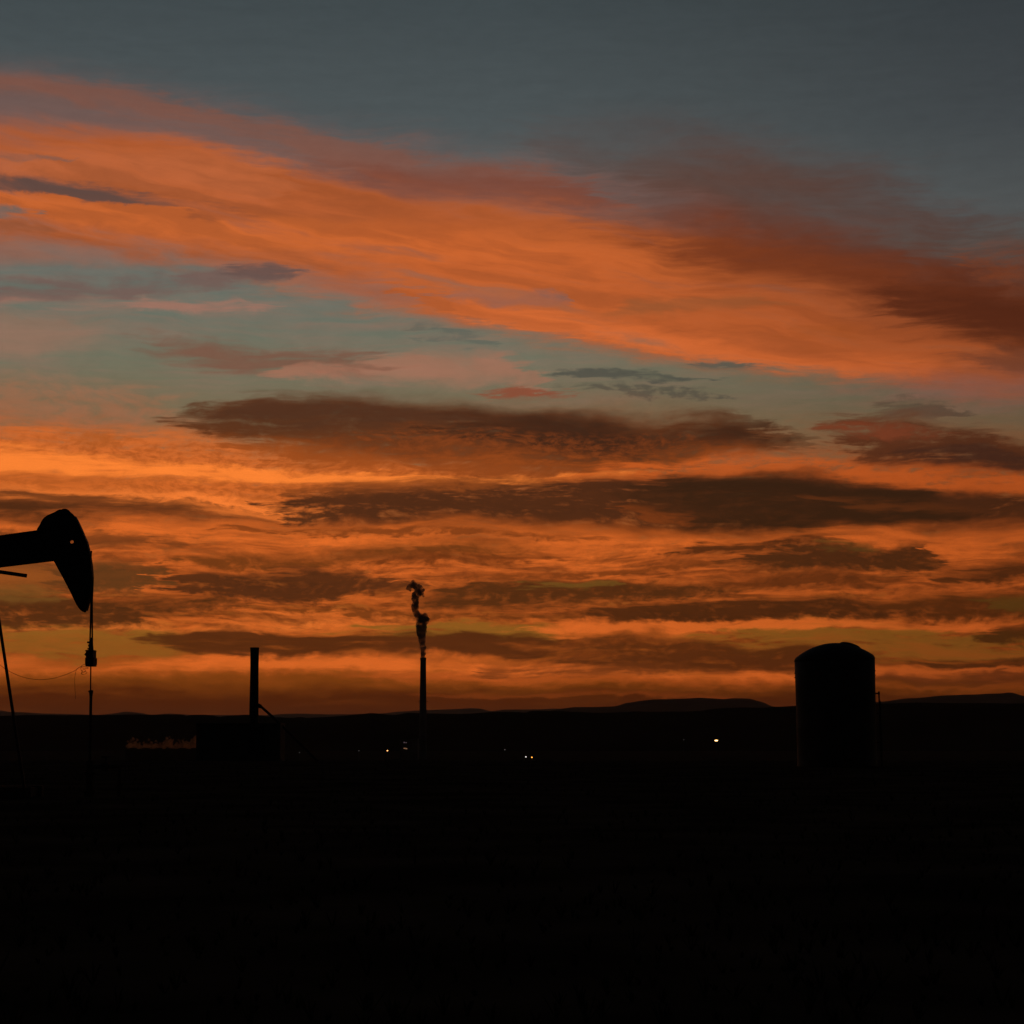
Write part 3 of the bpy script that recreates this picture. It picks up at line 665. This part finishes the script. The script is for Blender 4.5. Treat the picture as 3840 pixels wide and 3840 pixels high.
    a_box(bm, L(P(341.5, 2480)), (.215, .46, .17)); a_box(bm, L(P(341.5, 2489)), (.20, .40, .14)); a_box(bm, L(P(341.0, 2441)), (.205, .42, .034))
    a_box(bm, L(P(341.5, 2456)), (.18, .42, .20))
    a_rod(bm, L(P(352, 2476)), L(P(361.5, 2477)), .026, .012); a_rod(bm, L(P(319.5, 2451)), L(P(326, 2456)), .04)
    obj('carrier_bar', bm, 'steel', root)
    bm = bmesh.new()
    a_rod(bm, L(P(341.5, 2440)), L(P(341.5, 2392)), .066, .04); a_box(bm, L(P(332, 2409)), (.055, .10, .045)); a_box(bm, L(P(333.5, 2433)), (.06, .1, .04)); a_box(bm, L(P(334.5, 2421)), (.04, .1, .05))
    obj('rod_clamp', bm, 'steel', root)
    bm = bmesh.new(); a_rod(bm, L(P(341.5, 2400)), L(P(339.6, 2596)), .017); obj('polished_rod', bm, 'cable', root)
    # wellhead under the rod
    wx = P(339.5, 2690).x
    wh = empty('wellhead', (wx, PY, 0)); tag(wh, 'thin wellhead pipe and stuffing box under the pumpjack rod', 'wellhead')
    Lw = lambda v: Vector(v) - wh.location
    zb = P(340, 2609).z
    bm = bmesh.new(); a_rod(bm, (0, 0, .85), (0, 0, zb), .036); a_lathe(bm, [(.13, 0), (.13, .1), (.17, .1), (.17, .17), (.1, .17), (.1, .55), (.16, .55), (.16, .62), (.09, .62), (.09, .9), (.036, .9)], seg=20); obj('riser_pipe', bm, 'rust', wh)
    bm = bmesh.new(); a_lathe(bm, [(.036, zb - .01), (.045, zb + .0), (.045, P(340, 2600).z), (.055, P(340, 2597).z), (.055, P(340, 2590).z), (.035, P(340, 2588).z)], seg=18); a_rod(bm, (0, 0, P(340, 2592).z), Lw(P(331, 2592.5)), .016); obj('stuffing_box', bm, 'rust', wh)
    bm = bmesh.new(); a_rod(bm, (0, 0, .75), (.75, 0, .75), .05); a_rod(bm, (.75, 0, .75), (.75, 0, .0), .05); obj('flow_line', bm, 'rust', wh)
    bm = bmesh.new(); a_box(bm, (.4, 0, .75), (.16, .2, .2)); a_rod(bm, (.4, 0, .8), (.4, 0, 1.0), .015); a_lathe(bm, [(.10, .98), (.12, .99), (.12, 1.01), (.10, 1.02)], (.4, 0, 0), 16); obj('valve', bm, 'rust', wh)
    # sagging instrument cable and the loose tail
    def rope(name, pts, r, label):
        pv = [P(x, y, -.3) for x, y in pts]; o0 = pv[0]
        # smooth through the points
        q = []
        for i in range(len(pv) - 1):
            p0, p1, p2, p3 = pv[max(i - 1, 0)], pv[i], pv[i + 1], pv[min(i + 2, len(pv) - 1)]
            for k in range(6):
                t = k / 6
                q.append(.5 * ((2 * p1) + (p2 - p0) * t + (2 * p0 - 5 * p1 + 4 * p2 - p3) * t * t + (3 * p1 - p0 - 3 * p2 + p3) * t ** 3))
        q.append(pv[-1])
        bm = bmesh.new(); a_tube(bm, [v - o0 for v in q], r, 6)
        o = obj(name, bm, 'rubber'); o.location = o0
        return tag(o, label, 'cable')
    rope('instrument_cable', [(333, 2496), (322, 2494), (312, 2501), (306, 2504), (288, 2517), (258, 2530), (220, 2542), (185, 2548.5), (155, 2549.5), (128, 2547), (95, 2540), (60, 2526), (28, 2508), (12, 2496), (0, 2486), (-30, 2462)], .0052, 'thin cable sagging from the carrier bar to the pumpjack leg')
    rope('loose_wire', [(306, 2504), (297, 2511), (292, 2525), (289.5, 2545), (289.5, 2570), (291.5, 2600), (292, 2622)], .0042, 'loose wire end hanging straight down beside the pumpjack rod')
    rope('wire_tangle', [(311, 2503), (316, 2501), (325, 2501), (338, 2505), (338, 2508), (322, 2507), (312, 2505), (314, 2514), (319, 2521), (327, 2520), (330, 2515), (322, 2512), (317, 2518), (315, 2528), (322, 2531), (331, 2527), (335, 2524), (328, 2519), (320, 2523), (312, 2529)], .005, 'small tangle of wire under the carrier bar')
make_pumpjack()

# ------------------------------------------------------------------ storage tank
def make_tank():
    TY = 98.0
    T = lambda x, y, dy=0.0: Vector((at(x, y, TY).x, TY + dy, at(x, y, TY).z))
    c = T(3135, 2475); base = Vector((T(3139.5, 2860).x, TY, 0))
    root = empty('storage_tank', base); tag(root, 'round domed storage tank with a roof hatch, black against the sky at right', 'tank')
    root.rotation_euler = (0, math.radians(-0.55), 0)
    R = (T(3284, 2475).x - T(2985, 2475).x) / 2
    H = T(3135, 2474).z
    bm = bmesh.new(); a_lathe(bm, [(R * .99, 0), (R * 1.0, .05), (R * .985, .12), (R * .985, H * .35), (R * .99, H * .36), (R * .985, H * .37), (R * .99, H * .7), (R * 1.0, H)], seg=96); obj('shell', bm, 'tank', root, True)
    bm = bmesh.new(); prof = [(R * 1.001, -.01), (R * 1.003, .05), (R * .985, .14), (R * .955, .20)]
    for i in range(1, 15):
        t = i / 14; r = R * .955 * (1 - t); prof.append((r, .20 + .60 * (1 - (r / (R * .955)) ** 2.05)))
    a_lathe(bm, prof, seg=96)
    dome = obj('dome', bm, 'tank', root, True); dome.location = (0, 0, H - .03); dome.rotation_euler = (0, math.radians(-1.3), 0)
    # hatch: shallow lid on the right of the crown, following the slope
    bm = bmesh.new(); hr = .50
    a_lathe(bm, [(hr * .99, -.30), (hr, .0), (hr * .98, .035), (hr * .9, .075), (hr * .75, .11), (hr * .5, .14), (hr * .25, .155), (0, .16)], seg=48)
    hp = T(3193, 2423); lid = obj('hatch', bm, 'tank', root, True); lid.location = hp - base + Vector((0, 0, -.02)); lid.rotation_euler = (0, math.radians(17.0), 0)
    # bolt lugs on the side
    for x, y in ((2983.5, 2523), (2983.5, 2540), (3285.5, 2516.5), (3286, 2533.5)):
        p = T(x, y) - base
        bm = bmesh.new(); s = -1 if x < 3135 else 1
        a_rod(bm, p + Vector((-s * .12, 0, 0)), p + Vector((s * .022, 0, 0)), .022)
        lg = obj('lug', bm, 'rust', root)
    # overflow pipe
    bm = bmesh.new(); a_rod(bm, T(3270, 2602) - base, T(3299, 2602) - base, .033); a_rod(bm, T(3298.5, 2595.5) - base, T(3299.5, 2632) - base, .034); a_rod(bm, T(3298.5, 2594.5) - base, T(3298.7, 2606) - base, .042)
    pipe = obj('overflow_pipe', bm, 'rust', root)
    bm = bmesh.new(); q = T(3304.5, 2629) - base; a_rod(bm, (q.x - .02, 0, 0.0), (q.x - .035, 0, q.z - .05), .05); a_rod(bm, (q.x - .035, 0, q.z - .05), (q.x - .04, 0, q.z), .05, .03); obj('drop_pipe', bm, 'rust', root)
    for z in (1.1, 2.4):
        bm = bmesh.new(); a_box(bm, (q.x - .18, 0, z), (.32, .04, .05)); obj('pipe_bracket', bm, 'rust', root)
    # manway on the front and a ring of base bolts
    bm = bmesh.new(); a_rod(bm, (0.4, -R * .95, .75), (0.4, -R - .10, .75), .32, seg=28); a_rod(bm, (0.4, -R - .10, .75), (0.4, -R - .13, .75), .38, seg=28); obj('manway', bm, 'tank', root)
make_tank()

# ------------------------------------------------------------------ heater shed with its stack
def make_heater():
    HY = 141.0
    T = lambda x, y, dy=0.0: Vector((at(x, y, HY).x, HY + dy, at(x, y, HY).z))
    xl, xr = T(748, 2800).x, T(1060, 2800).x
    base = Vector(((xl + xr) / 2, HY, 0)); W = xr - xl; h = T(900, 2716).z
    root = empty('heater_shed', base); tag(root, 'low heater shed with a tall plain exhaust stack and slanting duct', 'shed')
    gz = min(ground_z(base.x, HY), 0) - .05
    n = 14
    for side, y in (('front', -1.5), ('back', 1.5)):
        for i in range(n):
            bm = bmesh.new(); w = W / n; x = -W / 2 + w * (i + .5)
            a_box(bm, (x, y, (h + gz) / 2), (w * .985, .03 + .02 * (i % 2), h - gz)); obj('wall_panel', bm, 'clad', root)
    for x in (-W / 2 + .03, W / 2 - .03):
        for k in range(7):
            bm = bmesh.new(); a_box(bm, (x, -1.27 + k * .423, (h + gz) / 2), (.03 + .02 * (k % 2), .41, h - gz)); obj('wall_panel', bm, 'clad', root)
    bm = bmesh.new(); a_box(bm, (0, 0, h + .035), (W + .02, 3.3, .06)); obj('roof', bm, 'clad', root)
    bm = bmesh.new(); a_box(bm, (1.3, -1.56, 1.0), (.9, .05, 1.9)); dr = obj('door', bm, 'steel', root)
    bm = bmesh.new(); a_box(bm, (1.62, -1.60, 1.0), (.12, .04, .03)); obj('door_handle', bm, 'post', dr)
    s = (T(969, 2600).x - T(937, 2600).x) / 32
    cx = T(953, 2600).x - base.x
    zt = T(953, 2428).z
    bm = bmesh.new(); zz = lambda y: T(953, y).z
    a_lathe(bm, [(.0, h), (17.6 * s, h + .05), (17.4 * s, zz(2690)), (16.6 * s, zz(2600)), (15.8 * s, zz(2540)), (15.6 * s, zz(2500)), (16.2 * s, zz(2450)), (16.6 * s, zz(2436)), (16.9 * s, zz(2430)), (16.9 * s, zt), (15.4 * s, zt), (15.4 * s, zt - .5), (0, zt - .5)], (cx, 0, 0), 40)
    st = obj('exhaust_stack', bm, 'steel', root, False)
    for y in (2470, 2560, 2650):
        bm = bmesh.new(); z = T(953, y).z; a_lathe(bm, [(15.6 * s, z), (17.0 * s, z + .01), (17.0 * s, z + .05), (15.6 * s, z + .06)], (cx, 0, 0), 40); obj('stack_band', bm, 'steel', st)
    bm = bmesh.new()
    d = lambda x, y: T(x, y) - base
    g = d(1196, 2834); g.z = gz
    a_bar(bm, d(966, 2645), d(979, 2650), .30, .26); a_bar(bm, d(977, 2648), d(1042, 2706), .13, .16); a_bar(bm, d(1040, 2704), g, .13, .16); a_box(bm, d(973, 2647), (.16, .3, .20))
    obj('slanting_duct', bm, 'steel', root)
make_heater()

# ------------------------------------------------------------------ power plant in the valley
CHY = 2180.0
def volume_mat(name, colour, density, scale, lo, hi, aniso=0.0):
    m = bpy.data.materials.new(name); m.use_nodes = True
    nt = m.node_tree; nt.nodes.remove(nt.nodes['Principled BSDF'])
    v = nt.nodes.new('ShaderNodeVolumePrincipled'); v.inputs['Color'].default_value = (*colour, 1); v.inputs['Anisotropy'].default_value = aniso
    t = nt.nodes.new('ShaderNodeTexCoord'); n = nt.nodes.new('ShaderNodeTexNoise'); n.inputs['Scale'].default_value = scale; n.inputs['Detail'].default_value = 4
    nt.links.new(t.outputs['Object'], n.inputs['Vector'])
    r = nt.nodes.new('ShaderNodeMapRange'); r.inputs[1].default_value = lo; r.inputs[2].default_value = hi; r.inputs[3].default_value = 0.0; r.inputs[4].default_value = density
    nt.links.new(n.outputs[0], r.inputs[0]); nt.links.new(r.outputs[0], v.inputs['Density'])
    nt.links.new(v.outputs[0], nt.nodes['Material Output'].inputs['Volume'])
    return m
def billow(name, balls, material, voxel, amp, freq, seed):
    """balls (centre, radius) fused into one lumpy body"""
    bm = bmesh.new()
    for c, r in balls:
        g = bmesh.ops.create_icosphere(bm, subdivisions=2, radius=r); bmesh.ops.translate(bm, vec=c, verts=g['verts'])
    me = bpy.data.meshes.new(name); bm.to_mesh(me); bm.free()
    o = bpy.data.objects.new(name, me); COL.objects.link(o)
    md = o.modifiers.new('fuse', 'REMESH'); md.mode = 'VOXEL'; md.voxel_size = voxel
    dg = bpy.context.evaluated_depsgraph_get()
    me2 = bpy.data.meshes.new_from_object(o.evaluated_get(dg)); o.modifiers.clear(); o.data = me2; bpy.data.meshes.remove(me)
    nrm = [v.normal.copy() for v in me2.vertices]
    for v, n in zip(me2.vertices, nrm):
        p = v.co * freq + Vector((seed, 0, 0))
        v.co += n * amp * (mnoise.fractal(p, 1.0, 2.0, 4) + .25)
    me2.materials.clear(); me2.materials.append(material); me2.name = name
    for p in me2.polygons: p.use_smooth = True
    return o

def make_plant():
    T = lambda x, y, Y: at(x, y, Y)
    cx = T(1586, 2700, CHY).x; px = CHY / F
    base = Vector((cx, CHY, VALLEY)); zt = T(1586, 2466, CHY).z - VALLEY
    root = empty('chimney', base); tag(root, 'tall round factory chimney with smoke rising from its top', 'chimney')
    bm = bmesh.new()
    w0, w1 = 14.5 * px, 10.8 * px
    a_lathe(bm, [(w0 * 1.08, -1), (w0 * 1.05, 2), (w0, zt * .2), (12.9 * px, T(1586, 2660, CHY).z - VALLEY), (w1 * 1.0, zt * .93), (w1 * .99, zt - 2.6), (w1, zt), (w1 * .78, zt), (w1 * .78, zt - 6), (0, zt - 6)], seg=48); obj('shaft', bm, 'concrete', root, False)
    bm = bmesh.new(); a_lathe(bm, [(w1 * .99, zt - 3.0), (w1 * 1.06, zt - 2.6), (w1 * 1.06, zt - .1), (w1 * .99, zt + .05)], seg=48); obj('rim', bm, 'concrete', root)
    for yy in (2633, 2730):
        zp = T(1586, yy, CHY).z - VALLEY; rr = w1 + (w0 - w1) * (1 - zp / zt)
        bm = bmesh.new(); a_lathe(bm, [(rr * .95, zp), (rr + 1.5, zp), (rr + 1.5, zp + .25), (rr * .95, zp + .25)], seg=48); pl = obj('platform', bm, 'post', root)
        bm = bmesh.new(); a_lathe(bm, [(rr + 1.42, zp + 1.1), (rr + 1.5, zp + 1.1), (rr + 1.5, zp + 1.25), (rr + 1.42, zp + 1.25)], seg=48)
        for k in range(24):
            a = k * math.pi / 12; a_rod(bm, ((rr + 1.45) * math.cos(a), (rr + 1.45) * math.sin(a), zp + .25), ((rr + 1.45) * math.cos(a), (rr + 1.45) * math.sin(a), zp + 1.15), .05, seg=5)
        obj('railing', bm, 'post', pl)
    bm = bmesh.new()
    for k in range(2): a_bar(bm, (-.3 + .6 * k, -w0 - .35, 0), (-.3 + .6 * k, -w1 - .35, zt - 1), .08, .08)
    for k in range(60): z = 1 + k * (zt - 3) / 60; t = z / zt; y = -(w0 + (w1 - w0) * t) - .35; a_box(bm, (0, y, z), (.6, .06, .06))
    obj('ladder', bm, 'post', root)
    # smoke
    S = lambda x, y, d=0.0: T(x, y, CHY) + Vector((0, d * px, 0))
    rnd = random.Random(11); balls = []
    path = [(1586, 2462, 8.5), (1586, 2451, 8.5), (1585.5, 2440, 9.5), (1585, 2428, 11), (1585, 2416, 11.5), (1584, 2402, 13), (1582.5, 2388, 14), (1581, 2374, 16), (1579, 2362, 19), (1580, 2350, 20), (1582, 2338, 20), (1588, 2328, 20), (1602, 2326, 10), (1608, 2322, 7), (1592, 2318, 16),
            (1576, 2316, 16), (1566, 2306, 14), (1559, 2296, 12), (1556, 2284, 11), (1556, 2270, 13), (1559, 2258, 13), (1557, 2244, 13), (1558, 2230, 14), (1570, 2222, 16), (1581, 2214, 11), (1586, 2228, 6), (1588, 2236, 4), (1572, 2204, 13), (1560, 2200, 10),
            (1552, 2192, 11), (1542, 2196, 9), (1534, 2204, 8), (1529, 2208, 5), (1538, 2214, 6), (1550, 2183, 7)]
    for x, y, r in path:
        k = 1.08
        balls.append((S(x, y), r * k * px))
        for _ in range(3 if r > 8 else 1):
            a = rnd.uniform(0, 6.283); balls.append((S(x + .75 * r * math.cos(a), y + .6 * r * math.sin(a), rnd.uniform(-.6, .6) * r), r * rnd.uniform(.28, .45) * px))
    sm = billow('smoke_plume', balls, volume_mat('smoke', (.60, .57, .56), .85, .22, .34, .62, .3), .75, 1.3, .16, 3)
    tag(sm, 'dark curling smoke plume rising from the factory chimney', 'smoke')
    # boiler house at the foot of the chimney, hidden in the dusk but for a few windows
    bY = 2120.0; x0, x1 = T(1500, 2800, bY).x, T(1566, 2800, bY).x; zb = T(1530, 2770, bY).z - VALLEY
    b = Vector(((x0 + x1) / 2, bY, VALLEY)); W = x1 - x0
    root = empty('boiler_house', b); tag(root, 'dark boiler house left of the chimney foot with a lit window strip', 'building')
    bm = bmesh.new(); a_box(bm, (0, 12, zb / 2 - .5), (W, 24, zb + 1)); obj('wall', bm, 'concrete', root)
    bm = bmesh.new(); a_box(bm, (0, 12, zb + .35), (W + .8, 24.8, .7)); obj('roof', bm, 'clad', root)
    def win(xa, xb, ya, yb, m):
        pa, pb = T(xa, ya, bY) - b, T(xb, yb, bY) - b
        bm = bmesh.new(); a_box(bm, ((pa.x + pb.x) / 2, -.02, (pa.z + pb.z) / 2), (abs(pb.x - pa.x) + .3, .16, abs(pb.z - pa.z) + .3)); w = obj('window', bm, 'steel', root)
        bm = bmesh.new(); a_box(bm, ((pa.x + pb.x) / 2, -.09, (pa.z + pb.z) / 2), (abs(pb.x - pa.x), .08, abs(pb.z - pa.z))); obj('pane', bm, m, w)
    win(1513.5, 1521, 2804.5, 2808, 'win_lit'); win(1521.5, 1527, 2805.5, 2809.5, 'win_lit')
    win(1513.5, 1518, 2782, 2786.5, 'win_dim'); win(1521, 1524.5, 2783, 2787, 'win_dim')
    # cooling tower: long low box of cells with fan stacks, steam over it
    cY = 2000.0; xa, xb = T(470, 2800, cY).x, T(800, 2800, cY).x; zc = T(600, 2809, cY).z - VALLEY
    b = Vector(((xa + xb) / 2, cY, VALLEY)); W = xb - xa
    root = empty('cooling_tower', b); tag(root, 'long low cooling tower with glow-tinted steam along its top', 'cooling tower')
    n = 7
    for i in range(n):
        bm = bmesh.new(); w = W / n; x = -W / 2 + w * (i + .5)
        a_box(bm, (x, 6, zc / 2 - .5), (w - .25, 12, zc + 1 - .02 * (i % 2))); cell = obj('cell', bm, 'ply', root)
        for k in range(5):
            bm = bmesh.new(); a_box(bm, (x, -.12, 1.0 + k * (zc - 3.5) / 5), (w - .5, .3, .28), Matrix.Rotation(.5, 3, 'X')); obj('louvre', bm, 'ply', cell)
        bm = bmesh.new(); a_lathe(bm, [(w * .40, zc - .1), (w * .36, zc + .5), (w * .38, zc + 1.0), (w * .34, zc + 1.0), (w * .34, zc - .05)], (x, 6, 0), 28); obj('fan_stack', bm, 'ply', cell)
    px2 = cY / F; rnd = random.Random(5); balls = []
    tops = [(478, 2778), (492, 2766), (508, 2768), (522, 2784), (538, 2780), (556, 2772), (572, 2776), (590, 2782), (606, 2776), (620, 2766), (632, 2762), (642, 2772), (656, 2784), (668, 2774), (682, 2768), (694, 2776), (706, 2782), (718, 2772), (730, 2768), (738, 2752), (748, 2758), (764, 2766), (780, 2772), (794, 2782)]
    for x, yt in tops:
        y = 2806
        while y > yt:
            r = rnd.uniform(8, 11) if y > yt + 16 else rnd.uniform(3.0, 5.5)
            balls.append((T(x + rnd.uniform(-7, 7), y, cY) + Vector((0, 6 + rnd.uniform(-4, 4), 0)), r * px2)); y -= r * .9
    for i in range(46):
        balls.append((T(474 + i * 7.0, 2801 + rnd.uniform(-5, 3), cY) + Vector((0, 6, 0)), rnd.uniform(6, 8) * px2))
    st = billow('steam_bank', balls, volume_mat('steam', (.95, .56, .28), .20, .16, .22, .62, .6), .5, .5, .3, 8)  # warm glow on the steam is put into its scattering colour
    tag(st, 'bank of steam with warm glow tinted in, drifting along the cooling tower top', 'steam')
make_plant()

# ------------------------------------------------------------------ lamps across the valley
def lamp(x, y, Y, size, m, label, heads=1, ground=VALLEY):
    p = at(x, y, Y); r = size * Y / F / 2
    h = p.z - ground
    root = empty('yard_lamp', (p.x, Y, ground)); tag(root, label, 'lamp', 'lamps lit in the valley')
    bm = bmesh.new(); a_rod(bm, (0, .35, -.5), (0, .35, h + .2), .16, .08, 10); a_bar(bm, (0, .35, h + .1), (0, -.1, h + .3), .1, .08); obj('pole', bm, 'post', root)
    for k in range(heads):
        dx = (k - (heads - 1) / 2) * r * 1.9
        bm = bmesh.new(); a_lathe(bm, [(r * .35, h + r * .9), (r * .9, h + r * .55), (r * .95, h + r * .45)], (dx, 0, 0), 16); hd = obj('lamp_head', bm, 'steel', root)
        bm = bmesh.new(); a_lathe(bm, [(0, h - r), (r * .6, h - r * .75), (r * .95, h - r * .1), (r * .92, h + r * .42)], (dx, 0, 0), 16); obj('bulb', bm, m, hd, True)
lamp(1453, 2814.5, 1900, 5.0, 'lamp_warm', 'warm orange yard lamp left of the chimney foot')
lamp(1972, 2838, 1800, 4.2, 'lamp_white', 'small white lamp just left of an amber one')
lamp(1994.5, 2839.5, 1800, 5.2, 'lamp_amber', 'amber lamp lit to the right of a white one')
lamp(2686, 2776.5, 2600, 5.6, 'lamp_cream', 'brightest lamp, a twin cream floodlight left of the tank', heads=2)
lamp(2564, 2773.5, 2600, 3.0, 'lamp_dim', 'faint white lamp left of the twin floodlight')
lamp(1123, 2821.5, 1800, 3.2, 'lamp_dim', 'faint white lamp right of the heater shed')
lamp(1893, 2811, 1850, 3.2, 'lamp_dim', 'faint white lamp above and left of the white and amber pair')
lamp(1346, 2815, 1900, 2.4, 'lamp_dim', 'very faint lamp left of the warm orange yard lamp')

# ------------------------------------------------------------------ evening haze over the plain
def make_haze():
    bm = bmesh.new(); a_box(bm, (0, 0, 0), (1, 1, 1))
    x, y0, y1, z0, z1 = 65000.0, -65000.0, 65000.0, -60.0, 420.0
    bmesh.ops.transform(bm, matrix=Matrix.Translation((0, (y0 + y1) / 2, (z0 + z1) / 2)) @ Matrix.Diagonal((2 * x, y1 - y0, z1 - z0, 1)), verts=bm.verts[:])
    m = bpy.data.materials.new('haze'); m.use_nodes = True
    nt = m.node_tree; nt.nodes.remove(nt.nodes['Principled BSDF'])
    v = nt.nodes.new('ShaderNodeVolumePrincipled'); v.inputs['Color'].default_value = (.95, .88, .78, 1)
    v.inputs['Density'].default_value = 0.17 / 18000; v.inputs['Anisotropy'].default_value = 0.55
    nt.links.new(v.outputs[0], nt.nodes['Material Output'].inputs['Volume'])
    o = obj('haze', bm, m); tag(o, kind='stuff')
make_haze()
